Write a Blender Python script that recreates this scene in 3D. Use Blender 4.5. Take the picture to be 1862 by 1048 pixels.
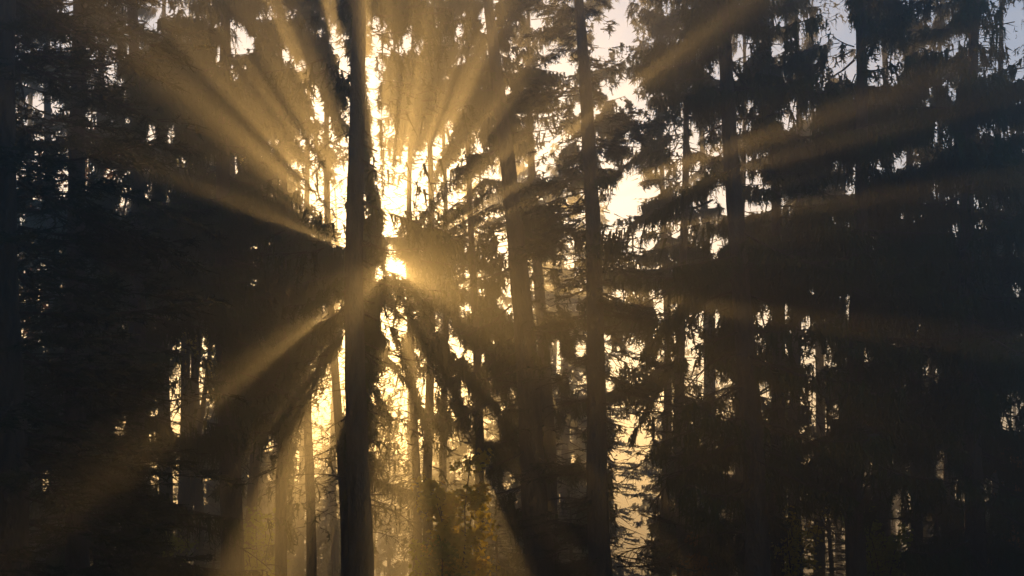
import bpy, math, random
import numpy as np
from mathutils import Vector, Matrix

for o in list(bpy.data.objects):
    bpy.data.objects.remove(o)
SC = bpy.context.scene
COL = SC.collection
R = math.radians
PI = math.pi

# ------------------------------------------------------------------ camera
FW, FH = 1862.0, 1048.0            # frame of the photograph
LENS = 40.0
FPX = LENS / 36.0 * FW
PITCH = R(12.0)
EYE = np.array([0.0, 0.0, 1.6])
cam = bpy.data.cameras.new('camera')
cam.lens = LENS
cam.sensor_width = 36.0
cam.clip_start = 0.1
cam.clip_end = 3000.0
camo = bpy.data.objects.new('camera', cam)
camo.location = EYE
camo.rotation_euler = (PI / 2 + PITCH, 0, 0)
COL.objects.link(camo)
SC.camera = camo
FWD = np.array([0, math.cos(PITCH), math.sin(PITCH)])
UP = np.array([0, -math.sin(PITCH), math.cos(PITCH)])


def ray(px, py):
    return FWD + UP * ((FH / 2 - py) / FPX) + np.array([(px - FW / 2) / FPX, 0, 0])


def at(px, py, dist):
    """the point seen at a photograph pixel, at a distance measured along +Y"""
    d = ray(px, py)
    return EYE + d * (dist / d[1])


def project(P):
    q = P - EYE
    w = q @ FWD
    w = np.where(w < 0.5, 0.5, w)
    return FW / 2 + FPX * q[..., 0] / w, FH / 2 - FPX * (q @ UP) / w


# ------------------------------------------------------------------ light
SUNPX = (704.0, 484.0)
sd = ray(*SUNPX)
sd = sd / np.linalg.norm(sd)
SUN_EL = math.asin(sd[2])
SUN_AZ = math.atan2(sd[0], sd[1])          # clockwise from +Y
world = bpy.data.worlds.new('World')
SC.world = world
world.use_nodes = True
nt = world.node_tree
nt.nodes.clear()
wo = nt.nodes.new('ShaderNodeOutputWorld')
wb = nt.nodes.new('ShaderNodeBackground')
sk = nt.nodes.new('ShaderNodeTexSky')
sk.sky_type = 'NISHITA'
sk.sun_disc = False
sk.sun_elevation = SUN_EL
sk.sun_rotation = SUN_AZ % (2 * PI)
sk.air_density = 1.0
sk.dust_density = 0.4
sk.ozone_density = 2.0
wb.inputs['Strength'].default_value = 0.12
nt.links.new(sk.outputs[0], wb.inputs['Color'])
nt.links.new(wb.outputs[0], wo.inputs['Surface'])

sun = bpy.data.lights.new('sun', 'SUN')
sun.energy = 5.0
sun.angle = R(0.5)
sun.color = (1.0, 0.505, 0.135)
suno = bpy.data.objects.new('sun', sun)
suno.rotation_euler = Vector(sd).to_track_quat('Z', 'Y').to_euler()
suno.location = Vector(sd) * 60
COL.objects.link(suno)

SC.render.engine = 'CYCLES'
SC.view_settings.view_transform = 'Standard'
SC.view_settings.look = 'None'
SC.view_settings.exposure = 0.4
SC.view_settings.gamma = 1.0
SC.view_settings.use_curve_mapping = False
cy = SC.cycles
cy.use_adaptive_sampling = False
cy.use_denoising = True
cy.max_bounces = 5
cy.diffuse_bounces = 2
cy.glossy_bounces = 1
cy.transmission_bounces = 2
cy.volume_bounces = 0
cy.sample_clamp_indirect = 4.0
cy.caustics_reflective = False
cy.caustics_refractive = False

HAZE_DENSITY = 0.014
HAZE_ANISO = 0.76


# ------------------------------------------------------------------ helpers
def mesh_from(name, V, F, mat, smooth=False):
    """a mesh from an (n,3) vertex array and a triangle array"""
    V = np.ascontiguousarray(V, dtype=np.float32)
    F = np.ascontiguousarray(F, dtype=np.int32)
    me = bpy.data.meshes.new(name)
    me.vertices.add(len(V))
    me.vertices.foreach_set('co', V.ravel())
    n = len(F)
    me.loops.add(n * 3)
    me.loops.foreach_set('vertex_index', F.ravel())
    me.polygons.add(n)
    me.polygons.foreach_set('loop_start', np.arange(0, n * 3, 3, dtype=np.int32))
    if smooth:
        me.polygons.foreach_set('use_smooth', np.ones(n, dtype=bool))
    me.update(calc_edges=True)
    me.materials.append(mat)
    return me


def link(name, me, parent=None):
    o = bpy.data.objects.new(name, me)
    COL.objects.link(o)
    if parent is not None:
        o.parent = parent
    return o


def tag(o, label, cat, group=None):
    o['label'] = label
    o['category'] = cat
    if group:
        o['group'] = group
    return o


def cat_parts(parts):
    V, F, k = [], [], 0
    for v, f in parts:
        if len(v) == 0:
            continue
        V.append(v)
        F.append(f + k)
        k += len(v)
    if not V:
        return np.zeros((0, 3)), np.zeros((0, 3), int)
    return np.concatenate(V), np.concatenate(F)


def tris(A, B, C):
    """unshared triangles from three (n,3) arrays"""
    n = len(A)
    V = np.empty((n, 3, 3))
    V[:, 0], V[:, 1], V[:, 2] = A, B, C
    return V.reshape(-1, 3), np.arange(n * 3).reshape(-1, 3)


def norm(a):
    return a / np.maximum(np.linalg.norm(a, axis=-1, keepdims=True), 1e-9)


def tubes(P, r, sides=3):
    """P (n,k,3) polylines, r (n,k) radii -> tapered tubes"""
    n, k = P.shape[:2]
    T = norm(np.gradient(P, axis=1))
    ref = np.where(np.abs(T[..., 2:3]) > 0.8, np.array([1.0, 0, 0]), np.array([0, 0, 1.0]))
    X = norm(np.cross(T, ref))
    Y = np.cross(T, X)
    a = np.arange(sides) / sides * 2 * PI
    V = (P[:, :, None] + X[:, :, None] * (np.cos(a)[:, None] * r[..., None, None])
         + Y[:, :, None] * (np.sin(a)[:, None] * r[..., None, None]))
    i, j, s = np.meshgrid(np.arange(n), np.arange(k - 1), np.arange(sides), indexing='ij')
    s2 = (s + 1) % sides
    a0 = (i * k + j) * sides + s
    a1 = (i * k + j) * sides + s2
    b0 = a0 + sides
    b1 = a1 + sides
    F = np.concatenate([np.stack([a0, a1, b1], -1).reshape(-1, 3), np.stack([a0, b1, b0], -1).reshape(-1, 3)])
    return V.reshape(-1, 3), F


# ------------------------------------------------------------------ materials
def new_mat(name):
    m = bpy.data.materials.new(name)
    m.use_nodes = True
    m.node_tree.nodes.clear()
    return m, m.node_tree.nodes, m.node_tree.links


def noise_ramp(N, L, scale, stops, detail=4, coord='Object', stretch=None):
    tc = N.new('ShaderNodeTexCoord')
    src = tc.outputs[coord]
    if stretch:
        mp = N.new('ShaderNodeMapping')
        mp.inputs['Scale'].default_value = stretch
        L.new(src, mp.inputs['Vector'])
        src = mp.outputs[0]
    nz = N.new('ShaderNodeTexNoise')
    nz.inputs['Scale'].default_value = scale
    nz.inputs['Detail'].default_value = detail
    L.new(src, nz.inputs['Vector'])
    rp = N.new('ShaderNodeValToRGB')
    el = rp.color_ramp.elements
    while len(el) < len(stops):
        el.new(0.5)
    for e, (p, c) in zip(el, stops):
        e.position = p
        e.color = (*c, 1)
    L.new(nz.outputs['Fac'], rp.inputs['Fac'])
    return nz, rp


def leaf_mat(name, stops, trans_col, trans=0.4, scale=1.5):
    m, N, L = new_mat(name)
    nz, rp = noise_ramp(N, L, scale, stops)
    d = N.new('ShaderNodeBsdfDiffuse')
    t = N.new('ShaderNodeBsdfTranslucent')
    L.new(rp.outputs[0], d.inputs['Color'])
    mx = N.new('ShaderNodeMixRGB')
    mx.blend_type = 'MIX'
    mx.inputs[0].default_value = 0.6
    mx.inputs[2].default_value = (*trans_col, 1)
    L.new(rp.outputs[0], mx.inputs[1])
    L.new(mx.outputs[0], t.inputs['Color'])
    ms = N.new('ShaderNodeMixShader')
    ms.inputs[0].default_value = trans
    L.new(d.outputs[0], ms.inputs[1])
    L.new(t.outputs[0], ms.inputs[2])
    out = N.new('ShaderNodeOutputMaterial')
    L.new(ms.outputs[0], out.inputs['Surface'])
    return m


M_NEEDLE = leaf_mat('spruce_needles', [(0.3, (0.028, 0.052, 0.018)), (0.7, (0.055, 0.10, 0.03))], (0.11, 0.10, 0.025), 0.35)
M_FIR = leaf_mat('fir_needles', [(0.3, (0.018, 0.036, 0.020)), (0.7, (0.035, 0.060, 0.028))], (0.07, 0.085, 0.022), 0.3)
M_AUTUMN = leaf_mat('autumn_leaves', [(0.3, (0.34, 0.40, 0.03)), (0.52, (0.50, 0.42, 0.03)), (0.75, (0.48, 0.20, 0.02))],
                    (0.9, 0.78, 0.06), 0.7, 2.2)
M_GREENLEAF = leaf_mat('green_leaves', [(0.3, (0.10, 0.18, 0.02)), (0.7, (0.28, 0.32, 0.03))], (0.5, 0.6, 0.05), 0.6, 2.5)
M_RUSTLEAF = leaf_mat('rust_leaves', [(0.3, (0.18, 0.08, 0.015)), (0.7, (0.34, 0.15, 0.02))], (0.5, 0.22, 0.03), 0.5, 2.5)


def bark_mat(name, dark, light):
    m, N, L = new_mat(name)
    nz, rp = noise_ramp(N, L, 9.0, [(0.32, dark), (0.55, light), (0.78, tuple(c * 1.35 for c in light))], 8, 'Object', (1, 1, 0.22))
    b = N.new('ShaderNodeBsdfPrincipled')
    b.inputs['Roughness'].default_value = 0.92
    L.new(rp.outputs[0], b.inputs['Base Color'])
    vo = N.new('ShaderNodeTexVoronoi')
    vo.inputs['Scale'].default_value = 26
    tc = N.new('ShaderNodeTexCoord')
    mp = N.new('ShaderNodeMapping')
    mp.inputs['Scale'].default_value = (1, 1, 0.4)
    L.new(tc.outputs['Object'], mp.inputs['Vector'])
    L.new(mp.outputs[0], vo.inputs['Vector'])
    ad = N.new('ShaderNodeMath')
    ad.operation = 'ADD'
    L.new(vo.outputs['Distance'], ad.inputs[0])
    L.new(nz.outputs['Fac'], ad.inputs[1])
    bp = N.new('ShaderNodeBump')
    bp.inputs['Strength'].default_value = 0.9
    bp.inputs['Distance'].default_value = 0.03
    L.new(ad.outputs[0], bp.inputs['Height'])
    L.new(bp.outputs[0], b.inputs['Normal'])
    out = N.new('ShaderNodeOutputMaterial')
    L.new(b.outputs[0], out.inputs['Surface'])
    return m


M_BARK = bark_mat('spruce_bark', (0.035, 0.026, 0.02), (0.085, 0.065, 0.048))
M_BARKPALE = bark_mat('pale_bark', (0.09, 0.06, 0.045), (0.19, 0.13, 0.10))
M_TWIG = bark_mat('twig_bark', (0.03, 0.024, 0.018), (0.06, 0.048, 0.036))

mg, N, L = new_mat('forest_floor')
_, rp = noise_ramp(N, L, 1.6, [(0.3, (0.035, 0.026, 0.015)), (0.5, (0.06, 0.055, 0.022)), (0.7, (0.05, 0.075, 0.02))], 8)
b = N.new('ShaderNodeBsdfPrincipled')
b.inputs['Roughness'].default_value = 1.0
L.new(rp.outputs[0], b.inputs['Base Color'])
out = N.new('ShaderNodeOutputMaterial')
L.new(b.outputs[0], out.inputs['Surface'])
M_GROUND = mg


# ------------------------------------------------------------------ ground
def ground_z(x, y):
    x = np.asarray(x, float)
    y = np.asarray(y, float)
    fall = 0.052 * np.clip(y - 19, 0, 400)
    bump = 0.07 * np.sin(x * 0.41 + 1.3) * np.cos(y * 0.33) + 0.04 * np.sin(x * 1.1 + y * 0.7)
    return bump - fall


n = 150
gx = np.linspace(-1, 1, n)
gx = np.sign(gx) * np.abs(gx) ** 2.2 * 395
gy = gx.copy()
X, Y = np.meshgrid(gx, gy, indexing='ij')
V = np.stack([X, Y, ground_z(X, Y)], -1).reshape(-1, 3)
i, j = np.meshgrid(np.arange(n - 1), np.arange(n - 1), indexing='ij')
q = (i * n + j).ravel()
F = np.concatenate([np.stack([q, q + n, q + n + 1], -1), np.stack([q, q + n + 1, q + 1], -1)])
g = link('forest_floor', mesh_from('forest_floor', V, F, M_GROUND, True))
g['kind'] = 'structure'

# ------------------------------------------------------------------ haze
mh, N, L = new_mat('haze')
pv = N.new('ShaderNodeVolumePrincipled')
pv.inputs['Color'].default_value = (0.86, 0.95, 0.97, 1)
pv.inputs['Density'].default_value = HAZE_DENSITY
pv.inputs['Anisotropy'].default_value = HAZE_ANISO
out = N.new('ShaderNodeOutputMaterial')
L.new(pv.outputs[0], out.inputs['Volume'])
HX, HZ0, HZ1 = 400.0, -21.5, 21.0
V = np.array([[x, y, z] for z in (HZ0, HZ1) for x, y in ((-HX, -HX), (HX, -HX), (HX, HX), (-HX, HX))], float)
F = np.array([[0, 2, 1], [0, 3, 2], [4, 5, 6], [4, 6, 7], [0, 1, 5], [0, 5, 4], [1, 2, 6], [1, 6, 5],
              [2, 3, 7], [2, 7, 6], [3, 0, 4], [3, 4, 7]])
hz = link('haze', mesh_from('haze', V, F, mh))
hz['kind'] = 'stuff'

# ------------------------------------------------------------------ where the stand of trees is open
# windows between the crowns, in photograph pixels: centre, half sizes, openness
GAPS = [
    (687, 494, 8, 16, 1.0), (709, 480, 8, 17, 1.0), (725, 487, 14, 15, 1.0), (736, 497, 8, 8, 1), (710, 364, 14, 24, 1), (611, 362, 18, 26, .95), (705, 428, 9, 32, 1), (622, 410, 12, 36, .9), (735, 372, 16, 12, .9),
    (704, 218, 12, 26, .7), (683, 130, 10, 110, .75), (684, 300, 9, 34, .7), (640, 210, 14, 18, .7), (570, 232, 20, 26, .6), (694, 84, 20, 46, .5), (500, 22, 30, 12, .4),
    (624, 650, 18, 60, .9), (699, 590, 9, 40, .9), (702, 722, 26, 50, .8), (616, 722, 20, 46, .7),
    (578, 880, 46, 210, .9), (730, 880, 56, 220, .8), (340, 720, 40, 95, .85), (345, 860, 40, 70, .6), (490, 880, 24, 100, .8), (466, 900, 20, 110, .85), (375, 640, 16, 30, .8),
    (862, 490, 40, 50, .35), (955, 500, 50, 40, .35), (1030, 500, 24, 50, .4),
    (1147, 345, 18, 56, .95), (1158, 440, 12, 30, .8), (1150, 640, 26, 50, .5), (1150, 890, 34, 140, 1.0),
    (1200, 750, 40, 50, .5), (1282, 720, 32, 80, .5), (1480, 710, 38, 50, .5), (1132, 60, 11, 44, .5),
    (1150, 160, 14, 24, .5), (1240, 92, 26, 16, .4), (1346, 96, 14, 18, .8), (1518, 30, 22, 30, .8),
    (1600, 140, 18, 12, .5), (1722, 130, 10, 50, .4), (1780, 150, 14, 18, .4), (1850, 40, 22, 70, .8),
    (1838, 750, 20, 44, .5), (50, 200, 26, 26, .4), (112, 232, 26, 36, .45), (178, 80, 32, 18, .5),
    (900, 880, 20, 50, .3), (1220, 880, 34, 110, .35), (810, 640, 24, 50, .3),
    (970, 230, 30, 24, .3), (1060, 130, 24, 40, .3), (1640, 380, 10, 16, .5), (1610, 300, 14, 10, .5), (1760, 420, 10, 14, .4),
]
rsp = np.random.RandomState(42)
for _ in range(130):
    gx_, gy_ = rsp.uniform(-20, FW + 20), rsp.uniform(-20, FH * .97)
    if math.hypot(gx_ - SUNPX[0], gy_ - SUNPX[1]) < 340:
        continue
    e_ = rsp.uniform(5, 12)
    GAPS.append((gx_, gy_, e_, e_ * rsp.uniform(.8, 2.2), rsp.uniform(.7, 1)))
for cx_, cy_, sx_, sy_, n_ in [(90, 210, 60, 50, 7), (180, 75, 60, 30, 5), (250, 190, 50, 60, 7), (330, 350, 90, 70, 8), (240, 380, 30, 20, 4), (470, 60, 60, 60, 4),
                               (590, 60, 50, 50, 6), (450, 300, 50, 60, 6), (760, 90, 70, 60, 9), (880, 90, 60, 70, 8), (980, 200, 60, 80, 10), (1080, 100, 60, 80, 6),
                               (870, 470, 60, 80, 14), (960, 500, 50, 60, 8), (1040, 480, 40, 90, 9), (1290, 150, 90, 100, 10),
                               (1260, 280, 60, 60, 8), (1300, 350, 40, 60, 6), (1500, 120, 60, 60, 8), (1600, 100, 60, 60, 8), (1720, 150, 60, 90, 12), (1800, 60, 50, 60, 10),
                               (1620, 400, 70, 80, 8), (1840, 480, 30, 40, 5), (1500, 560, 60, 30, 4), (1480, 700, 60, 60, 10), (1600, 640, 60, 60, 6), (1280, 620, 60, 80, 8),
                               (1030, 660, 50, 100, 8), (870, 660, 50, 80, 8), (1010, 860, 40, 100, 7), (340, 760, 70, 120, 12), (480, 560, 60, 60, 6), (460, 480, 60, 40, 5),
                               (1450, 880, 60, 100, 9), (1600, 980, 60, 50, 6), (1840, 760, 24, 60, 6), (220, 990, 60, 50, 8), (100, 480, 60, 90, 6), (60, 640, 50, 60, 3)]:
    for _ in range(n_):
        e_ = rsp.uniform(4, 9)
        GAPS.append((cx_ + rsp.normal(0, sx_ * .6), cy_ + rsp.normal(0, sy_ * .6), e_, e_ * rsp.uniform(.8, 2), rsp.uniform(.75, 1)))
for _ in range(150):                           # the stand is lacier low down
    gx_, gy_ = rsp.uniform(770, 1500), rsp.uniform(560, 1040)
    e_ = rsp.uniform(5, 13)
    GAPS.append((gx_, gy_, e_, e_ * rsp.uniform(.8, 1.8), rsp.uniform(.75, 1)))
for _ in range(60):
    gx_, gy_ = rsp.uniform(1480, 1862), rsp.uniform(560, 1040)
    e_ = rsp.uniform(4, 9)
    GAPS.append((gx_, gy_, e_, e_ * rsp.uniform(.8, 1.8), rsp.uniform(.7, 1)))
for _ in range(36):
    gx_, gy_ = rsp.uniform(775, 1085), rsp.uniform(540, 1000)
    e_ = rsp.uniform(9, 16)
    GAPS.append((gx_, gy_, e_, e_ * rsp.uniform(.8, 1.6), 1))
GA = np.array(GAPS)
# around the sun the boughs leave some directions open and close others:
# direction in degrees (0 right, 90 up), half width, openness
FANS = [  # direction, half width, from and to radius in pixels at 24 m, openness
    (147, .5, 180, 300, 1), (95, 1.2, 90, 420, 1),
    (66.3, .7, 130, 330, 1), (56, .7, 110, 300, 1), (42.8, .6, 130, 330, 1), (33.5, .7, 140, 360, 1), (30.5, .5, 150, 330, 1), (22.3, .6, 120, 300, 1),
    (-32, .6, 60, 140, 1), (-66.5, .8, 110, 300, 1), (-82, .8, 120, 330, 1), (-122, .8, 130, 330, 1), (-126.5, .8, 110, 300, 1),
    (-152, .6, 100, 200, 1),
    (142, .5, 150, 300, 1), (124.5, .6, 150, 330, 1), (65, .5, 150, 320, 1), (-40, 1.2, 30, 80, .7), (-20, 3, 25, 60, .7), (171, 1.5, 95, 140, .7), (155, 1.2, 90, 140, .8),
    (138.5, 2.0, 80, 250, 1), (132.3, .8, 200, 300, 1), (129, 1.8, 70, 230, 1), (119, 1.6, 75, 230, 1), (115.5, 1.8, 75, 230, 1), (112, 1.4, 90, 240, 1), (113, 1.5, 300, 400, 1), (102.4, 1.4, 300, 470, 1), (107, .6, 150, 260, .8),
    (90.5, .9, 90, 260, 1), (87.5, .5, 120, 260, 1), (84, 1.1, 80, 210, 1), (81, 1.0, 100, 260, 1), (78, 1.4, 80, 220, 1), (74.5, 1.5, 80, 230, 1),
    (71.5, .9, 130, 300, 1), (68.5, .7, 160, 320, 1), (61.5, 1.4, 90, 200, 1), (58, .8, 130, 260, 1), (53, .5, 180, 300, .9), (48, 1.3, 90, 210, 1), (45, .8, 130, 280, 1),
    (40, .8, 150, 330, 1), (36.5, .8, 250, 480, 1), (33, .5, 200, 420, 1), (28.5, 1.2, 70, 170, 1), (25, .9, 100, 220, 1), (19.5, .6, 380, 560, 1),
    (10.0, 9.0, 380, 590, 1), (10.5, 8.0, 436, 448, .95), (15.8, .8, 400, 660, 1), (12.2, .5, 420, 640, 1), (8.6, .6, 400, 660, 1), (5.0, .4, 420, 620, 1), (-7, 1.2, 380, 560, .9), (109.3, 1.3, 90, 250, 1), (-112.5, 4.6, 60, 400, 1), (-85.5, 2.0, 100, 420, .9), (168, 1.2, 95, 150, 1), (113, 4.2, 60, 235, 1),
    (-55, 2.0, 45, 105, 1), (-60, .8, 120, 200, 1), (-63.5, .5, 200, 320, 1), (-70, 1.0, 80, 230, 1), (-75, 2.4, 45, 150, 1), (-74, 9.0, 400, 620, 1), (-80, .8, 150, 300, 1),
    (-87, 1.6, 110, 260, 1), (-107, 1.2, 140, 300, 1), (-111.5, 2.4, 90, 250, 1), (-116.5, 1.2, 130, 260, 1), (-121, .7, 160, 260, .9), (-130, .7, 130, 220, .8),
    (-142.3, 1.7, 60, 185, .97), (-146.5, .6, 80, 170, .8), (-149, .5, 120, 220, .8), (164, 1.5, 90, 150, 1), (159, 1.6, 85, 150, 1), (177, .8, 90, 180, .6)]


def openness(px, py, dep=24.0):
    o = np.zeros_like(px)
    if len(px):
        near = ((GA[:, 0] + GA[:, 2] * 1.3 > px.min()) & (GA[:, 0] - GA[:, 2] * 1.3 < px.max())
                & (GA[:, 1] + GA[:, 3] * 1.3 > py.min()) & (GA[:, 1] - GA[:, 3] * 1.3 < py.max()))
        back = np.ndim(dep) and np.min(dep) > 42
        for cx, cy_, rx, ry, s in GA[near]:
            if back and cx > 770 and cy_ < 600:         # the far row closes most of what the front row leaves open
                s = s * .45
            if len(px) > 400:
                w = np.nonzero((np.abs(px - cx) < rx * 1.3) & (np.abs(py - cy_) < ry * 1.3))[0]
                d = ((px[w] - cx) / rx) ** 2 + ((py[w] - cy_) / ry) ** 2
                o[w] = np.maximum(o[w], s * np.clip(1.6 - d, 0, 1))
            elif len(px) <= 400:
                d = ((px - cx) / rx) ** 2 + ((py - cy_) / ry) ** 2
                o = np.maximum(o, s * np.clip(1.6 - d, 0, 1))
    dx, dy = px - SUNPX[0], SUNPX[1] - py
    r = np.hypot(dx, dy) * dep / 24.0        # a shaft of light keeps its distance from the sun's axis
    a = np.degrees(np.arctan2(dy, dx))
    for c, h, r0, r1, s in FANS:
        if math.cos(R(c)) < -.09:                # the bare trunk stands in front of these: they begin beyond it
            r0 = max(r0, 42 / -math.cos(R(c)) + 26)
        h = h * 0.95
        dd = np.abs((a - c + 180) % 360 - 180)
        f = s * np.clip(2.6 * (1 - dd / (h * 1.4)), 0, 1) * np.clip((r - r0) / 30 + 1, 0, 1) * np.clip((r1 - r) / 40 + 1, 0, 1)
        if c == 10.0:                            # only the trees farther back leave this one open
            f = f * (np.asarray(dep) > 35)
        o = np.maximum(o, f)
    return o


# ------------------------------------------------------------------ tree builders
def trunk_mesh(name, H, r0, seed, mat, flare=0.75):
    rs = np.random.RandomState(seed)
    rings, sides = 64, 20
    t = np.linspace(0, 1, rings) ** 1.25
    z = t * H - 0.35
    rad = r0 * (1 - t) ** 0.85 * (1 + flare * np.exp(-np.clip(z, 0, 99) / (r0 * 1.7))) + 0.012
    a = np.arange(sides) / sides * 2 * PI
    ph = rs.rand(6) * 6.28
    lob = (1 + 0.10 * np.exp(-np.clip(z, 0, 99) / 0.5)[:, None] * np.cos(5 * a[None] + ph[0])
           + 0.035 * np.sin(3 * a[None] + z[:, None] * 1.7 + ph[1]) + 0.03 * rs.randn(rings, sides))
    cx = 0.10 * np.sin(z * 0.35 + ph[2]) * np.clip(z / 4, 0, 1)
    cyy = 0.10 * np.sin(z * 0.41 + ph[3]) * np.clip(z / 4, 0, 1)
    V = np.stack([cx[:, None] + np.cos(a) * rad[:, None] * lob, cyy[:, None] + np.sin(a) * rad[:, None] * lob,
                  np.repeat(z[:, None], sides, 1)], -1).reshape(-1, 3)
    i, s = np.meshgrid(np.arange(rings - 1), np.arange(sides), indexing='ij')
    s2 = (s + 1) % sides
    a0, a1 = i * sides + s, i * sides + s2
    F = np.concatenate([np.stack([a0, a1, a1 + sides], -1).reshape(-1, 3), np.stack([a0, a1 + sides, a0 + sides], -1).reshape(-1, 3)])
    return mesh_from(name, V, F, mat, True)


def twig_tris(P, D, S, ln, w, rs, spurs):
    """hanging twigs: P start, D direction, S side, ln length -> a tapered blade with needle tufts"""
    out = [tris(P - S * w[:, None] * 0.5, P + S * w[:, None] * 0.5, P + D * ln[:, None])]
    for k in range(spurs):
        f = (k + 0.15 + 0.6 * rs.rand(len(P))) / spurs * 0.92
        sg = np.where(rs.rand(len(P)) < 0.5, -1.0, 1.0)
        base = P + D * (ln * f)[:, None]
        S2 = norm(S + 0.8 * rs.randn(len(P), 3))
        sl = (w * (1.5 + 1.3 * rs.rand(len(P))) * (1.15 - 0.5 * f))[:, None]
        tip = base + (S2 * sg[:, None] * 0.75 + D * 0.75) * sl
        out.append(tris(base, base + D * sl * 0.42, tip))
    return cat_parts(out)


def bough_geo(base, azim, L, s0, s1, rs, style, lod, keep=None, M4=None, dense=1.0):
    """boughs as arrays -> (needles V,F), (wood V,F)"""
    nb = len(L)
    K = 7
    t = np.linspace(0, 1, K)
    out = np.stack([np.cos(azim), np.sin(azim), np.zeros(nb)], -1)
    side = np.stack([-np.sin(azim), np.cos(azim), np.zeros(nb)], -1)
    sway = rs.uniform(-0.22, 0.22, nb)
    up = np.array([0, 0, 1.0])

    def path(b, tt):
        return (base[b] + out[b] * (L[b] * tt)[:, None] + side[b] * (L[b] * sway[b] * tt ** 2)[:, None]
                + up * (L[b] * (s0[b] * tt + s1[b] * tt ** 2))[:, None])

    bi = np.repeat(np.arange(nb), K)
    P = path(bi, np.tile(t, nb)).reshape(nb, K, 3)
    rad = (0.008 + 0.008 * L)[:, None] * (1 - 0.85 * t[None])
    if keep is None:
        wood = [tubes(P, rad)]
    else:                                          # bough by bough in short lengths, so that it can end at a gap
        Ps = np.stack([P[:, :-1], P[:, 1:]], 2).reshape(-1, 2, 3)
        rs_ = np.stack([rad[:, :-1], rad[:, 1:]], 2).reshape(-1, 2)
        okb = keep(Ps.mean(1), 1.0, [Ps[:, 0] * .8 + Ps[:, 1] * .2, Ps[:, 0] * .2 + Ps[:, 1] * .8])
        wood = [tubes(Ps[okb], rs_[okb])] if okb.any() else []
    # side shoots
    nl = np.maximum((L * dense / (0.085 * lod) * 2).astype(int), 4)
    b = np.repeat(np.arange(nb), nl)
    m = len(b)
    tl = 0.10 + 0.90 * rs.rand(m) ** 0.85
    Q = path(b, tl)
    sg = np.where(rs.rand(m) < 0.5, -1.0, 1.0)
    ang = rs.uniform(0.5, 1.15, m)
    ll = np.clip((0.10 + 0.34 * L[b] * (1.08 - tl) * rs.uniform(0.45, 1.1, m)), 0.10, 1.1)
    slope = rs.uniform(-0.65, -0.1, m) if style == 'hang' else rs.uniform(-0.25, 0.12, m)
    Dl = norm(out[b] * np.cos(ang)[:, None] + side[b] * (np.sin(ang) * sg)[:, None] + up * slope[:, None])
    ok = np.ones(m, bool)
    if keep is not None:
        ok = keep(Q + Dl * (ll * 0.5)[:, None], .9, [Q, Q + Dl * ll[:, None]])
    b, Q, Dl, ll, tl = b[ok], Q[ok], Dl[ok], ll[ok], tl[ok]
    m = len(b)
    if m == 0:
        return (np.zeros((0, 3)), np.zeros((0, 3), int)), cat_parts(wood)
    upr = np.tile(up, (m, 1))
    w = 0.010 * lod
    wood.append(tris(Q - upr * w, Q + upr * w, Q + Dl * ll[:, None]))
    # twigs from the side shoots
    step = (0.075 if style == 'hang' else 0.060) * lod
    nt_ = np.maximum((ll / step).astype(int), 1) + 1
    k = np.repeat(np.arange(m), nt_)
    M = len(k)
    f = rs.rand(M)
    P0 = Q[k] + Dl[k] * (ll[k] * f)[:, None]
    if style == 'hang':
        D = norm(np.stack([rs.normal(0, .16, M), rs.normal(0, .16, M), -np.ones(M)], -1) + Dl[k] * 0.18)
        ln = (0.12 + 0.50 * rs.rand(M) ** 1.6) * np.clip(L[b][k] / 2.2, 0.5, 1.15)
        th = rs.rand(M) * PI
        S = np.stack([np.cos(th), np.sin(th), np.zeros(M)], -1)
        wd = rs.uniform(0.030, 0.056, M) * lod
        sp = 4
    else:
        sg2 = np.where(rs.rand(M) < 0.5, -1.0, 1.0)
        sd_ = norm(np.cross(Dl[k], upr[k]))
        D = norm(Dl[k] * rs.uniform(.6, 1.1, M)[:, None] + sd_ * (sg2 * rs.uniform(.3, 1, M))[:, None] + up * rs.uniform(-.45, .15, M)[:, None])
        ln = (0.09 + 0.17 * rs.rand(M))
        S = norm(np.cross(D, up + 0.9 * rs.randn(M, 3)))
        wd = rs.uniform(0.020, 0.034, M) * lod
        sp = 3
    if keep is not None:
        ok = keep(P0 + D * (ln * .5)[:, None], 1.0, [P0, P0 + D * (ln * .9)[:, None]])
        P0, D, S, ln, wd = P0[ok], D[ok], S[ok], ln[ok], wd[ok]
    return twig_tris(P0, D, S, ln, wd, rs, sp), cat_parts(wood)


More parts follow.
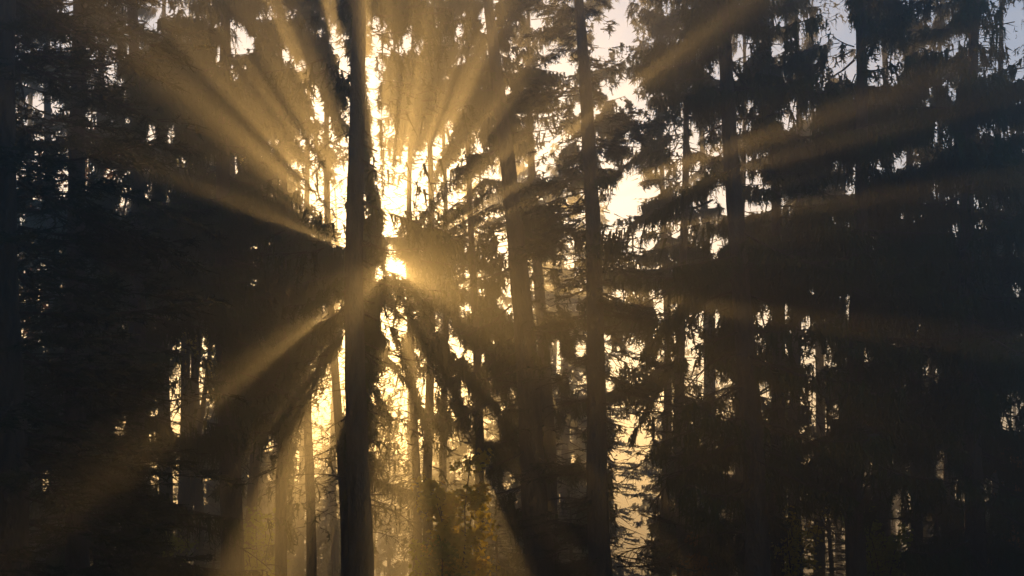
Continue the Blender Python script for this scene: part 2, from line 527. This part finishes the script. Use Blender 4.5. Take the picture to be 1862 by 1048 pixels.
def crown_geo(H, z0, Rm, seed, style='hang', lod=1.0, dens=1.0, keep=None, hide_above=None, front=None):
    """needles and wood of a conifer crown in tree-local coordinates"""
    rs = np.random.RandomState(seed)
    z, zs = z0 + 0.3 * rs.rand(), []
    while z < H - 0.25:
        u = (z - z0) / max(H - z0, 1)
        k = 3 if u < 0.75 else 2
        for _ in range(k):
            if rs.rand() < dens:
                zs.append(z + rs.normal(0, .12))
        z += 0.42 / max(dens, 1) * (0.85 + 0.4 * rs.rand()) * (1.0 if style == 'hang' else 0.8)
    zs = np.array(zs)
    nb = len(zs)
    u = np.clip((zs - z0) / (H - z0), 0, 1)
    prof = np.minimum(0.72 + 0.9 * u, 1.0) * np.clip(1.02 - u, 0.0, 1) ** 0.62
    L = np.clip(Rm * prof * rs.uniform(0.55, 1.18, nb), 0.25, None)
    az = rs.rand(nb) * 2 * PI
    if front is not None:                      # no living boughs on the side towards the camera
        az = -PI / 2 + front + rs.rand(nb) * (2 * PI - 2 * front)
    s0 = np.interp(u, [0, .4, .85, 1], [-.50, -.34, .10, .6]) + rs.normal(0, .12, nb)
    s1 = np.interp(u, [0, .5, 1], [.26, .24, .05]) + rs.normal(0, .06, nb)
    if style == 'flat':
        s0 += 0.16
        s1 -= 0.16
    base = np.stack([0.04 * np.cos(az), 0.04 * np.sin(az), zs], -1)
    if hide_above is None:
        return bough_geo(base, az, L, s0, s1, rs, style, lod, keep)
    lo = zs < hide_above
    A = bough_geo(base[lo], az[lo], L[lo], s0[lo], s1[lo], rs, style, lod, keep) if lo.any() else None
    B = bough_geo(base[~lo], az[~lo], L[~lo], s0[~lo], s1[~lo], rs, style, lod * 2.2, None) if (~lo).any() else None
    if A is None:
        return B
    if B is None:
        return A
    return cat_parts([A[0], B[0]]), cat_parts([A[1], B[1]])


def two_mat_mesh(name, needles, wood, m1, m2):
    V, F = cat_parts([needles, wood])
    me = mesh_from(name, V, F, m1)
    me.materials.append(m2)
    idx = np.zeros(len(F), np.int32)
    idx[len(needles[1]):] = 1
    me.polygons.foreach_set('material_index', idx)
    return me


ROOTS = {}


# boughs that many trees share: one length-2.2 bough pointing along +X
def bough_library(count, style, lod, seed, dense):
    lib = []
    for k in range(count):
        rs = np.random.RandomState(seed + k)
        nd, wd = bough_geo(np.zeros((1, 3)), np.array([0.0]), np.array([2.2]), np.array([rs.uniform(-.36, -.1)]),
                           np.array([rs.uniform(.08, .3) if style == 'hang' else rs.uniform(-.05, .08)]), rs, style, lod, None, None, dense)
        lib.append(two_mat_mesh('branch', nd, wd, M_FIR if style == 'flat' else M_NEEDLE, M_TWIG))
    return lib


LIB = {('hang', 0): bough_library(9, 'hang', .95, 500, 1.25), ('flat', 0): bough_library(6, 'flat', .95, 600, 1.25),
       ('hang', 1): bough_library(7, 'hang', 1.6, 700, 1.5), ('flat', 1): bough_library(5, 'flat', 1.6, 800, 1.5)}


def add_boughs(root, H, z0, Rm, nb, seed, style, Rot, O, top_z, windows=1.0, front=None):
    """separate boughs on a tree, left out where the stand is open"""
    rs = np.random.RandomState(seed + 77)
    lib = LIB[(style, 0 if O[1] < 29 else 1)]
    zt = min(H - .6, top_z)
    made, tries = 0, 0
    while made < nb and tries < nb * 6:
        tries += 1
        z = z0 + (zt - z0) * rs.rand()
        u = (z - z0) / (H - z0)
        L = Rm * min(.72 + .9 * u, 1) * (1.02 - u) ** .62 * rs.uniform(.5, 1.15)
        a = rs.rand() * 2 * PI if front is None else -PI / 2 + front + rs.rand() * (2 * PI - 2 * front)
        tilt = np.interp(u, [0, .4, .85, 1], [.26, .12, -.3, -.7]) + rs.normal(0, .1)
        M = (Matrix.Translation((0, 0, z)) @ Matrix.Rotation(a, 4, 'Z') @ Matrix.Rotation(tilt, 4, 'Y')
             @ Matrix.Rotation(rs.normal(0, .12), 4, 'X') @ Matrix.Diagonal((L / 2.2, L / 2.2 * rs.uniform(.9, 1.15), max(.7, L / 2.2), 1)))
        A = np.array(M)
        pts = np.array([[.5, 0, -.1], [.5, .3, -.2], [.5, -.3, -.2], [1.1, 0, -.2], [1.1, 0, -.5], [1.1, .4, -.5], [1.1, -.4, -.5], [1.6, .3, -.5], [1.6, -.3, -.5], [1.7, 0, -.6], [2.1, 0, -.7]])
        W = (pts @ A[:3, :3].T + A[:3, 3]) @ Rot.T + O
        px, py = project(W)
        if rs.rand() < openness(px, py, W[:, 1]).max() * 1.15 * windows or px.min() > FW + 150 or px.max() < -150:
            continue
        b = link('branch', lib[rs.randint(len(lib))], root)
        b.matrix_local = M
        made += 1
    return made



def conifer(name, label, xt, xb, wb, D, H, z0, Rm, seed, style='hang', dens=1.0, lod=None, bark=None, group='tall conifers of the stand', windows=1.0, nb=32, crown=True, front=None):
    """a tree whose trunk is seen from xt at the top edge of the frame to xb at the bottom edge, wb wide there"""
    H = 18.6 + (H - 22) * .3
    Pb, Pt = at(xb, FH, D), at(xt, 0, D)
    lean = math.atan2(Pt[0] - Pb[0], Pt[2] - Pb[2])
    bx = Pb[0]
    for _ in range(4):
        gz = float(ground_z(bx, D))
        bx = Pb[0] + (gz - Pb[2]) * math.tan(lean)
    root = bpy.data.objects.new(name, None)
    root.empty_display_size = 0.3
    root.location = (bx, D, gz)
    root.rotation_euler = (0, lean, 0)
    COL.objects.link(root)
    tag(root, label, 'tree', group)
    r0 = wb / FPX * D / 2 * 1.02
    link('trunk', trunk_mesh('trunk', H, r0, seed, bark or M_BARK), root)
    Rot = np.array(Matrix.Rotation(lean, 3, 'Y'))
    ROOTS[{(650, 655): 676, (646, 652): 598, (512, 512): 556}.get((xt, xb), xb if xt != 588 else 630)] = (root, Rot, np.array([bx, D, gz]), D, r0, H)
    O = np.array([bx, D, gz])
    rk = np.random.RandomState(seed + 999)

    def keep(P, s, ends=None):
        q = rk.rand(len(P))
        o = np.zeros(len(P))
        for E in [P] + (ends or []):
            W = E @ Rot.T + O
            px, py = project(W)
            o = np.maximum(o, openness(px, py, W[..., 1]))
        return q > o * s * windows

    vis = (at(xt, -60, D)[2] - gz) + 1.6
    if crown:
        nd, wd = crown_geo(H, z0, Rm, seed, style, lod or max(1.0, D / 19.0), dens, keep, vis, front)
        me = two_mat_mesh('crown', nd, wd, M_FIR if style == 'flat' else M_NEEDLE, M_TWIG)
        link('crown', me, root)
    if nb:
        add_boughs(root, H, z0, Rm, nb, seed, style, Rot, O, vis if crown else H, windows, front)
    return root


# ------------------------------------------------------------------ the stand
S = 'tall conifers of the stand'
conifer('spruce_tree', 'straight bare trunk standing right in front of the low sun', 651, 658, 42, 18, 27, 3.0, 2.2, 11, dens=1.3, nb=24, front=1.15)
conifer('spruce_tree', 'thick dark trunk with flared root base left of the sunlit trunk', 408, 420, 40, 24, 27, 6.2, 2.9, 12)
conifer('fir_tree', 'slim leaning fir with dark straight trunk left of the open sky gap', 1053, 1094, 40, 22, 25, 0.8, 2.0, 13, 'flat', 1.35, front=1.0)
conifer('spruce_tree', 'leaning trunk, thick at its foot, left of the slim fir', 893, 984, 50, 24, 24, 1.2, 2.6, 14, dens=1.2, nb=34, front=.8)
conifer('spruce_tree', 'thin trunk half hidden behind the leaning thick trunk', 962, 1000, 28, 29, 24, 3, 2.0, 15, dens=.9)
conifer('spruce_tree', 'slender spruce with bare curving lower limbs right of the open gap', 1238, 1245, 21, 26, 23, 2.0, 2.7, 16, dens=1.2, front=.8)
conifer('spruce_tree', 'broad dark trunk with hanging boughs right of the slender spruce', 1321, 1377, 42, 20, 26, 2.2, 2.9, 17, front=.5)
conifer('spruce_tree', 'dark trunk close behind the broad trunk on its right', 1400, 1413, 28, 25, 25, 1.8, 2.8, 18)
conifer('spruce_tree', 'forked trunk among drooping boughs in the right third', 1655, 1666, 20, 26, 25, 2, 3.0, 19)
conifer('spruce_tree', 'thin trunk against the small bright patch right of the broad trunk', 1480, 1490, 20, 33, 26, 2.5, 2.8, 20)
conifer('spruce_tree', 'shaggy spruce with weeping twigs under the bluish haze', 1555, 1560, 34, 21, 27, 3, 3.0, 21)
conifer('spruce_tree', 'wide dark spruce with boughs to the ground near the right edge', 1765, 1775, 34, 21, 26, .8, 3.1, 22)
conifer('spruce_tree', 'rightmost spruce cut by the right edge of the picture', 1872, 1886, 30, 24, 25, .8, 2.9, 23)
conifer('spruce_tree', 'spruce behind the two shaggy spruces on the right', 1715, 1722, 22, 31, 26, 2, 3.0, 24)
conifer('spruce_tree', 'narrow weeping spruce just left of the bare sunlit trunk', 588, 628, 17, 27, 27, 3.5, 2.2, 25, dens=1.5, nb=24)
conifer('spruce_tree', 'slender pole trunk in the golden mist left of the bare trunk', 500, 508, 14, 38, 22, 4, 2.2, 26, dens=.9)
conifer('spruce_tree', 'left one of two thin trunks against the bright gap on the left', 328, 334, 16, 35, 24, 6.5, 2.4, 27)
conifer('spruce_tree', 'right one of two thin trunks against the bright gap on the left', 352, 359, 18, 36, 26, 7, 2.5, 28)
conifer('spruce_tree', 'weeping spruce with hanging curtains behind the autumn sapling', 855, 868, 17, 27, 24, 1.5, 2.5, 29, dens=1.3, nb=34)
conifer('spruce_tree', 'thin spruce between the bare trunk and the weeping spruce', 800, 812, 14, 31, 24, 2, 2.5, 30, dens=1.5, nb=30)
conifer('spruce_tree', 'deeply shaded spruce left of the two thin trunks', 240, 245, 36, 21, 26, 1.0, 3.0, 31)
conifer('fir_tree', 'near black fir between the left edge and the shaded spruce', 140, 144, 40, 16.5, 24, .4, 2.8, 32, 'flat')
conifer('fir_tree', 'nearest dark green fir filling the left edge', 30, 22, 50, 13, 22, .3, 2.7, 33, 'flat')
conifer('spruce_tree', 'pale leaning trunk behind the flared trunk', 500, 448, 20, 32, 22, 7, 2.2, 34, bark=M_BARKPALE)
conifer('spruce_tree', 'high crowned spruce right of the bare trunk in the beams', 745, 757, 15, 30, 27, 3, 2.8, 35, dens=1.6, nb=26)
conifer('spruce_tree', 'tall spruce behind the near black fir', 92, 96, 26, 27, 26, 1, 3.0, 36)
conifer('spruce_tree', 'tall spruce rising behind the two thin trunks', 295, 300, 26, 30, 27, 8, 3.0, 37)

conifer('spruce_tree', 'spruce right behind the bare sunlit trunk, its boughs crossing the sun', 650, 655, 20, 25, 26, 2.6, 2.3, 38, dens=1.6, nb=22)
conifer('spruce_tree', 'bushy spruce left of the sun between the flared trunk and the bare trunk', 512, 512, 20, 26, 26, 3.2, 2.8, 39, dens=1.5, nb=50)


conifer('spruce_tree', 'spruce hidden behind the slim fir, its boughs reaching into the open sky gap', 1062, 1100, 18, 31, 25, 2.0, 3.2, 40, dens=1.2)
conifer('spruce_tree', 'spruce farther back behind the bare sunlit trunk, hidden but for its boughs', 646, 652, 18, 29, 25, 3.4, 2.5, 41, dens=1.9, nb=10)
conifer('spruce_tree', 'spruce in the beams between the bare trunk and the weeping spruce', 775, 782, 18, 28, 25, 2.6, 2.5, 42, dens=1.9, nb=14)

conifer('spruce_tree', 'deep set spruce seen between the leaning thick trunk and the slim fir', 940, 946, 16, 44, 25, 1.5, 2.9, 43, dens=1.6, nb=50)  # this spruce and the next are added to block sun towards the right
conifer('spruce_tree', 'deep set spruce seen just left of the slim fir', 1022, 1026, 16, 47, 25, 1.5, 2.9, 44, dens=1.6, nb=50)

for k, (x0, x1, D, Rm, lab) in enumerate([
        (556, 566, 30, 2.6, 'spruce deep in the shade left of the sun, behind the bushy spruce'),
        (1206, 1208, 31, 2.2, 'spruce just left of the slender spruce, farther back')]):
    conifer('spruce_tree', lab, x0, x1, 17, D, 25, 2.2, Rm, 60 + k, dens=1.7, nb=14)

for k, (x0, x1, D, Rm, lab) in enumerate([  # far row added to block the sun except along the open shafts
        (398, 400, 51, 2.9, 'misty spruce of the far row, behind the flared trunk'),
        (470, 473, 49, 2.9, 'misty spruce of the far row, right of the flared trunk'),
        (543, 546, 53, 2.9, 'misty spruce of the far row, midway between the flared trunk and the bare trunk'),
        (608, 610, 50, 2.7, 'misty spruce of the far row, just left of the bare trunk'),
        (748, 750, 51, 2.7, 'misty spruce of the far row, right below the sun'),
        (806, 808, 54, 2.7, 'misty spruce of the far row, behind the autumn sapling'),
        (868, 870, 50, 2.9, 'misty spruce of the far row, behind the weeping spruce'),
        (985, 985, 53, 2.9, 'misty spruce of the far row, behind the leaning thick trunk'),
        (1075, 1077, 52, 2.9, 'misty spruce of the far row, behind the slim fir')]):
    conifer('spruce_tree', lab, x0, x1, 14, D, 24, 1.2, Rm, 160 + k, dens=2.2, nb=0, lod=1.9)

# single boughs that stand out against the light, and bare dead limbs
def single_bough(xb, p0, p1, seed, off=-.25, dense=1.5, sag=-.1, style='hang', lod=.9):
    root, Rot, O, D, r0, H = ROOTS[xb]
    A, Bp = at(*p0, D + off), at(*p1, D + off)
    la, lb = (A - O) @ Rot, (Bp - O) @ Rot
    d = lb - la
    Lh = abs(d[0])
    rs = np.random.RandomState(seed)
    az = 0.0 if d[0] > 0 else PI
    sl = d[2] / Lh
    nd, wd = bough_geo(la[None], np.array([az]), np.array([Lh]), np.array([sl - sag]), np.array([sag]), rs, style, lod, None, None,
                       dense * math.hypot(1, sl))
    o = link('branch', two_mat_mesh('branch', nd, wd, M_NEEDLE, M_TWIG), root)
    return o


for k, a in enumerate([(676, (712, 560), (905, 742)), (676, (700, 570), (775, 790)), (676, (692, 640), (742, 700)), (676, (640, 585), (535, 770)),
                       (812, (800, 560), (960, 690)), (868, (872, 700), (960, 860)), 
                       (658, (640, 500), (556, 560)), (658, (668, 690), (706, 760)),
                       (757, (760, 600), (850, 760)), (757, (770, 500), (900, 560)), (1245, (1240, 330), (1140, 420)), (1245, (1236, 250), (1130, 300)),
                       (1377, (1340, 470), (1170, 640)), (1377, (1345, 300), (1180, 400)), (1245, (1238, 640), (1150, 800))]):
    single_bough(*a, 900 + k)


def along(xb, ang, r0_, r1_, seed, lod=1.5):
    """a flat bough lying along a shaft of light, so that it splits the shaft"""
    D = ROOTS[xb][3]
    c, s_ = math.cos(R(ang)), math.sin(R(ang))
    k = 24.0 / D
    single_bough(xb, (SUNPX[0] + c * r0_ * k, SUNPX[1] - s_ * r0_ * k), (SUNPX[0] + c * r1_ * k, SUNPX[1] - s_ * r1_ * k), seed, 0, 2.2, -.02, 'flat', lod)


for k, a in enumerate([(946, 17.6, 370, 600), (946, 13.4, 380, 620), (946, 9.8, 370, 600), (946, 6.2, 380, 620), (946, 2.6, 380, 600), (1026, 11.8, 400, 600),
                       (676, -58, 60, 240), (676, -67, 60, 260), (566, -124, 110, 340),
                       (782, 30, 90, 260), (782, 42.5, 100, 280), (757, 55, 90, 240), (946, 34.5, 200, 460), (812, 22, 100, 300)]):
    along(*a, 950 + k)


def dead_limb(seed):
    rs = np.random.RandomState(seed)
    K = 9
    t = np.linspace(0, 1, K)
    L = 1.7
    P = np.stack([L * t, .12 * np.sin(t * 4 + rs.rand() * 6) * t, L * (rs.uniform(-.2, .15) * t - rs.uniform(.25, .7) * t ** 2.2)], -1)
    parts = [tubes(P[None], (0.022 * (1 - .85 * t))[None], 5)]
    for _ in range(rs.randint(9, 15)):
        f = rs.uniform(.2, .98)
        q = np.array([np.interp(f, t, P[:, c]) for c in range(3)])
        l = rs.uniform(.2, .75) * (1.15 - f * .6)
        sg = 1 if rs.rand() < .5 else -1
        d = norm(np.array([rs.uniform(.4, 1), sg * rs.uniform(.3, .9), rs.uniform(-.8, .15)]))
        tt = np.linspace(0, 1, 5)
        B_ = q + d * (l * tt)[:, None] + np.array([0, 0, -.35 * l]) * (tt ** 2)[:, None]
        parts.append(tubes(B_[None], (0.009 * (1 - .8 * tt))[None], 3))
        for _ in range(rs.randint(1, 4)):
            q2 = B_[rs.randint(1, 5)]
            d2 = norm(d + rs.randn(3) * .5 + np.array([0, 0, -.3]))
            B2 = q2 + d2 * (l * .4 * np.linspace(0, 1, 3))[:, None]
            parts.append(tubes(B2[None], np.array([[.005, .004, .002]]), 3))
    return mesh_from('dead_branch', *cat_parts(parts), M_TWIG, False)


DEAD = [dead_limb(1200 + k) for k in range(7)]
rd = np.random.RandomState(8)
for xb, n_, za, zb, sc in [(1245, 20, 1.5, 8, 1.0), (1377, 18, .8, 7, 1.15), (1413, 14, 1, 7, 1.2), (334, 8, 1.5, 7, 1), (359, 9, 1.5, 7, 1), (984, 10, 1.5, 7, .9),
                           (420, 9, 3, 7, 1.0), (658, 9, 1.0, 9, .45), (1490, 12, 1, 8, 1.2), (1666, 12, 1.5, 8, 1.1), (1094, 10, 1, 8, .7), (448, 6, 2, 7, 1),
                           (508, 8, 2, 7, 1), (812, 8, 2, 8, .9), (757, 8, 2, 8, .9), (676, 9, 2, 8, .9), (1000, 8, 2, 8, .9), (245, 9, 1, 6, 1.1), (144, 8, 1, 6, 1)]:
    root, Rot, O, D, r0, H = ROOTS[xb]
    for _ in range(n_):
        b = link('dead_branch', DEAD[rd.randint(7)], root)
        z = rd.uniform(za, zb)
        a = rd.uniform(-.9, PI + .9) if rd.rand() < .8 else rd.uniform(0, 6.28)
        k_ = sc * rd.uniform(.6, 1.25)
        b.matrix_local = (Matrix.Translation((r0 * .6 * math.cos(a), r0 * .6 * math.sin(a), z)) @ Matrix.Rotation(a, 4, 'Z')
                          @ Matrix.Rotation(rd.normal(.05, .2), 4, 'Y') @ Matrix.Scale(k_, 4))

# the second row, close behind: trees of shared boughs
B = 'shadowed conifers of the second row'
for k, (x, D, z0, Rm, nb, lab) in enumerate([
        (-70, 30, 1, 3, 19, 'second row conifer hidden behind the nearest dark green fir'),
        (60, 33, 1, 3.2, 26, 'second row conifer between the left edge and the near black fir'),
        (185, 29, 1, 3.2, 26, 'second row conifer between the near black fir and the shaded spruce'),
        (262, 38, 9, 3.4, 26, 'second row conifer above the two thin trunks, left side'),
        (425, 33, 6.5, 3.0, 26, 'second row conifer behind the flared trunk'),
        (1285, 36, 3, 2.7, 22, 'second row conifer between the slender spruce and the broad trunk'),
        (1350, 31, 1.5, 3.0, 33, 'second row conifer behind the broad dark trunk'),
        (1450, 29, 1.5, 3.0, 36, 'second row conifer right of the pair of dark trunks'),
        (1610, 30, 1, 3.2, 29, 'second row conifer behind the shaggy spruce under the haze'),
        (1690, 36, 1, 3.3, 29, 'second row conifer behind the forked trunk'),
        (1815, 29, 1, 3.2, 29, 'second row conifer near the right edge behind the wide spruce'),
        (1930, 31, 1, 3.2, 16, 'second row conifer outside the right edge reaching in')]):
    conifer('spruce_tree', lab, x - 3, x, 17 + 6 * ((k * 7) % 3), D, 26 + (k * 5) % 4, z0, Rm, 100 + k, nb=nb, crown=False, group=B)

# unseen spruces added beside and behind the camera to cut the sky light
nd, wd = crown_geo(19.5, 3.0, 3.4, 410, 'hang', 2.6, 1.2, None)
SIDE = (trunk_mesh('trunk', 19.5, .24, 411, M_BARK), two_mat_mesh('crown', nd, wd, M_NEEDLE, M_TWIG))
rz = np.random.RandomState(3)
for (x, y) in [(-9.5, 7), (-8, 1.5), (8.2, 1), (-13, 10), (-5, -4), (4.5, -4.5), (-10.5, -5), (10, -6), (0, -8), (-6, -11), (6, -11.5),
               (-15, 3), (-16, -4), (16, -3), (0, -15), (-12, -12), (12, -13), (-19, 13), (-21, 7)]:
    r = bpy.data.objects.new('spruce_tree', None)
    r.location = (x, y, float(ground_z(x, y)))
    r.rotation_euler = (0, 0, rz.rand() * 6.28)
    r.scale = (1, 1, rz.uniform(.9, 1))
    COL.objects.link(r)
    tag(r, 'added unseen spruce beside or behind the viewer, screening off sky light', 'tree', 'added spruces screening the viewpoint from sky light')
    link('trunk', SIDE[0], r)
    link('crown', SIDE[1], r)

# far, hazy trees down the slope: copies of three small ones
FAR = []
# (and a row far beyond them, added to shade the low haze)
for k in range(3):
    nd, wd = crown_geo(14, 1.0 + k * .8, 2.3, 300 + k, 'hang' if k else 'flat', 2.6, 1.0, None)
    cm = two_mat_mesh('crown', nd, wd, M_NEEDLE, M_TWIG)
    FAR.append((trunk_mesh('trunk', 14, .16, 310 + k, M_BARK), cm))
rf = np.random.RandomState(5)
nd, wd = crown_geo(14, .6, 2.3, 330, 'flat', 2.2, 1.6, None)
YOUNG = (trunk_mesh('trunk', 14, .16, 331, M_BARK), two_mat_mesh('crown', nd, wd, M_NEEDLE, M_TWIG))
far_list = [(760, 47, 800), (715, 58, 760), (600, 60, 790), (535, 52, 820), (640, 68, 800), (685, 75, 760), (826, 55, 740), (905, 62, 560),
            (470, 56, 600), (400, 50, 560), (345, 70, 800), (290, 60, 800), (220, 52, 560), (130, 60, 520), (1205, 48, 735), (1262, 60, 640),
            (1330, 56, 560), (1030, 60, 600), (965, 54, 560), (1060, 66, 700), (1430, 60, 640), (1500, 52, 600), (1590, 58, 520),
            (1700, 54, 520), (1830, 58, 560), (520, 72, 760), (795, 74, 740), (1240, 75, 800),
            (1225, 66, 560), (1010, 62, 440), (1090, 58, 455), (600, 64, 780), (520, 62, 470), (455, 66, 450)]
for k in range(16):
    D_ = 98 + 9 * (k % 4)
    fx = 430 + k * 62 + (k % 3) * 17
    far_list.append((fx if not 1085 < fx < 1215 else fx + 150, D_, 770 - 18 * (k % 5)))
MARKS = [(-400, 'left edge'), (22, 'nearest dark fir'), (245, 'shaded spruce'), (420, 'flared trunk'), (655, 'bare sunlit trunk'),
         (868, 'weeping spruce'), (984, 'leaning trunk'), (1094, 'slim fir'), (1245, 'slender spruce'), (1377, 'broad trunk'),
         (1560, 'shaggy spruce'), (1775, 'wide spruce'), (2400, 'right edge')]
RANK = ['nearest', 'second nearest', 'third nearest', 'fourth nearest', 'fifth nearest', 'sixth nearest', 'seventh nearest', 'eighth nearest', 'ninth nearest', 'tenth nearest',
        'eleventh nearest', 'twelfth nearest', 'thirteenth nearest']
far_label = {}
for m0, m1 in zip(MARKS, MARKS[1:]):
    sel = sorted([k for k, t in enumerate(far_list) if m0[0] <= t[0] < m1[0]], key=lambda k: far_list[k][1])
    for q_, k in enumerate(sel):
        far_label[k] = '%s misty spruce downslope between the %s and the %s' % (RANK[q_], m0[1], m1[1])
for k, (x, D, ytop) in enumerate(far_list):
    p = at(x, ytop, D)
    gz = float(ground_z(p[0], D))
    hh = p[2] - gz
    r = bpy.data.objects.new('spruce_tree', None)
    r.location = (p[0], D, gz)
    r.rotation_euler = (0, 0, rf.rand() * 6.28)
    r.scale = (hh / 14 * rf.uniform(.9, 1.25), hh / 14 * rf.uniform(.9, 1.25), hh / 14)
    COL.objects.link(r)
    tag(r, far_label[k], 'tree', 'misty spruces down the slope')
    t, c = FAR[k % 3]
    link('trunk', t, r)
    link('crown', c, r)


# young spruces under the tall ones
for k, (x, D, ytop, lab) in enumerate([
        (300, 27, 900, 'young spruce low down left of the two thin trunks'), (392, 33, 930, 'young spruce low down just left of the flared trunk'),
        (475, 36, 960, 'young spruce low down right of the flared trunk'), (905, 29, 900, 'young spruce low down left of the leaning thick trunk'),
        (1040, 31, 880, 'young spruce low down between the leaning thick trunk and the slim fir'), (1215, 34, 900, 'young spruce low down just left of the slender spruce'),
        (1300, 28, 930, 'young spruce low down right of the slender spruce'), (1425, 27, 860, 'young spruce low down right of the pair of dark trunks'),
        (1500, 30, 830, 'young spruce low down under the small bright patch'), (1580, 27, 880, 'young spruce low down under the shaggy spruce'),
        (1700, 25, 860, 'young spruce low down right of the forked trunk'), (200, 24, 880, 'young spruce low down by the near black fir'),
        (100, 22, 900, 'young spruce low down near the left edge'), (790, 40, 960, 'young hazy spruce behind the autumn sapling')]):
    p = at(x, ytop, D)
    gz = float(ground_z(p[0], D))
    hh = p[2] - gz
    r = bpy.data.objects.new('young_spruce', None)
    r.location = (p[0], D, gz)
    r.rotation_euler = (0, 0, rf.rand() * 6.28)
    r.scale = (hh / 14 * 1.7, hh / 14 * 1.7, hh / 14)
    COL.objects.link(r)
    tag(r, lab, 'young tree', 'young spruces under the tall trees')
    t, c = YOUNG
    link('trunk', t, r)
    link('crown', c, r)

# ------------------------------------------------------------------ broadleaved undergrowth
def leafy(name, label, x, y_base, D, h, w, nleaf, mat, seed, group=None, size=.085, nstem=5, cat='bush', z0f=.18):
    rs = np.random.RandomState(seed)
    p = at(x, 1048, D)
    gz = float(ground_z(p[0], D)) if y_base is None else at(x, y_base, D)[2]
    r = bpy.data.objects.new(name, None)
    r.location = (p[0], D, gz)
    COL.objects.link(r)
    tag(r, label, cat, group)
    parts, ends = [], []
    for k in range(nstem):
        a = rs.rand() * 6.28
        t = np.linspace(0, 1, 7)
        sp = w * rs.uniform(.15, .6)
        hh = h * rs.uniform(.7, 1)
        P = np.stack([np.cos(a) * sp * t ** 1.5, np.sin(a) * sp * t ** 1.5, hh * t - .15], -1) + rs.randn(7, 3) * .03 * t[:, None]
        parts.append(tubes(P[None], (.006 * h * (1 - .8 * t) + .004)[None], 5))
        for _ in range(int(8 + 3 * h)):
            f = rs.uniform(z0f, 1)
            q = np.array([np.interp(f, t, P[:, c]) for c in range(3)])
            aa = rs.rand() * 6.28
            l = w * rs.uniform(.25, .6) * (1.2 - f * .7)
            e = q + np.array([np.cos(aa) * l, np.sin(aa) * l, rs.uniform(-.05, .35) * l])
            parts.append(tubes(np.stack([q, (q + e) / 2 + [0, 0, .06 * l], e])[None], np.array([[.006, .005, .002]]), 3))
            ends.append((q, e))
    wood = cat_parts(parts)
    link('stem', mesh_from('stem', *wood, M_TWIG), r)
    ei = rs.randint(len(ends), size=nleaf)
    Q = np.array([e[0] for e in ends])[ei]
    E = np.array([e[1] for e in ends])[ei]
    C = Q + (E - Q) * (.25 + .8 * rs.rand(nleaf))[:, None] + rs.randn(nleaf, 3) * .06 * w
    # leaf: a folded, pointed blade of four triangles, tip drooping
    d = norm(np.stack([rs.randn(nleaf), rs.randn(nleaf), rs.normal(-.5, .4, nleaf)], -1))
    sdv = norm(np.cross(d, rs.randn(nleaf, 3)))
    nn = np.cross(d, sdv)
    l = (size * rs.uniform(.6, 1.3, nleaf))[:, None]
    a0, tip = C, C + d * l
    m1, mid = C + d * l * .45 + sdv * l * .42 + nn * l * .1, C + d * l * .5
    m2 = C + d * l * .45 - sdv * l * .42 + nn * l * .1
    lf = cat_parts([tris(a0, m1, mid), tris(mid, m1, tip), tris(a0, mid, m2), tris(mid, tip, m2)])
    fo = link('foliage', mesh_from('foliage', *lf, mat), r)
    fo['kind'] = 'stuff'
    return r


leafy('maple_sapling', 'autumn sapling with yellow and orange leaves below the sunbeams', 838, None, 22.5, 3.6, 1.25, 4200, M_AUTUMN, 1, size=.11, cat='tree')
leafy('undergrowth_bush', 'yellow green bush at the foot of the autumn sapling', 812, None, 22, 1.75, 1.1, 2200, M_GREENLEAF, 2, size=.09)
leafy('undergrowth_bush', 'hazy green bush between the flared trunk and the bare trunk', 470, None, 30, 2.9, 1.2, 1500, M_GREENLEAF, 3, size=.1)
leafy('undergrowth_bush', 'rusty bush beside the right edge near the bottom corner', 1850, None, 22, 3.9, 1.0, 1500, M_RUSTLEAF, 4, size=.1)
leafy('undergrowth_bush', 'backlit green bush low down right of the broad trunk', 1605, None, 23, 2.5, 1.2, 2000, M_GREENLEAF, 5, size=.09)
leafy('undergrowth_bush', 'small orange leaved bush at the foot of the slender spruce', 1250, None, 25, 1.9, .9, 1200, M_RUSTLEAF, 6, size=.09)
leafy('undergrowth_bush', 'dim green bush low down on the left', 290, None, 26, 2.8, 1.3, 1800, M_GREENLEAF, 7, size=.09)
leafy('undergrowth_bush', 'green bush with orange tips between the broad trunk and the corner', 1440, None, 25, 2.7, 1.1, 1500, M_AUTUMN, 8, size=.09)
leafy('beech_tree', 'rust leaved beech showing in the sky gaps at upper left', 105, None, 31, 15.5, 3.4, 5200, M_RUSTLEAF, 9, size=.16, nstem=7, cat='tree', z0f=.4)
leafy('beech_tree', 'orange tinged beech crown behind the upper left beams', 330, None, 34, 17.5, 3.2, 4200, M_AUTUMN, 10, size=.16, nstem=7, cat='tree', z0f=.5)
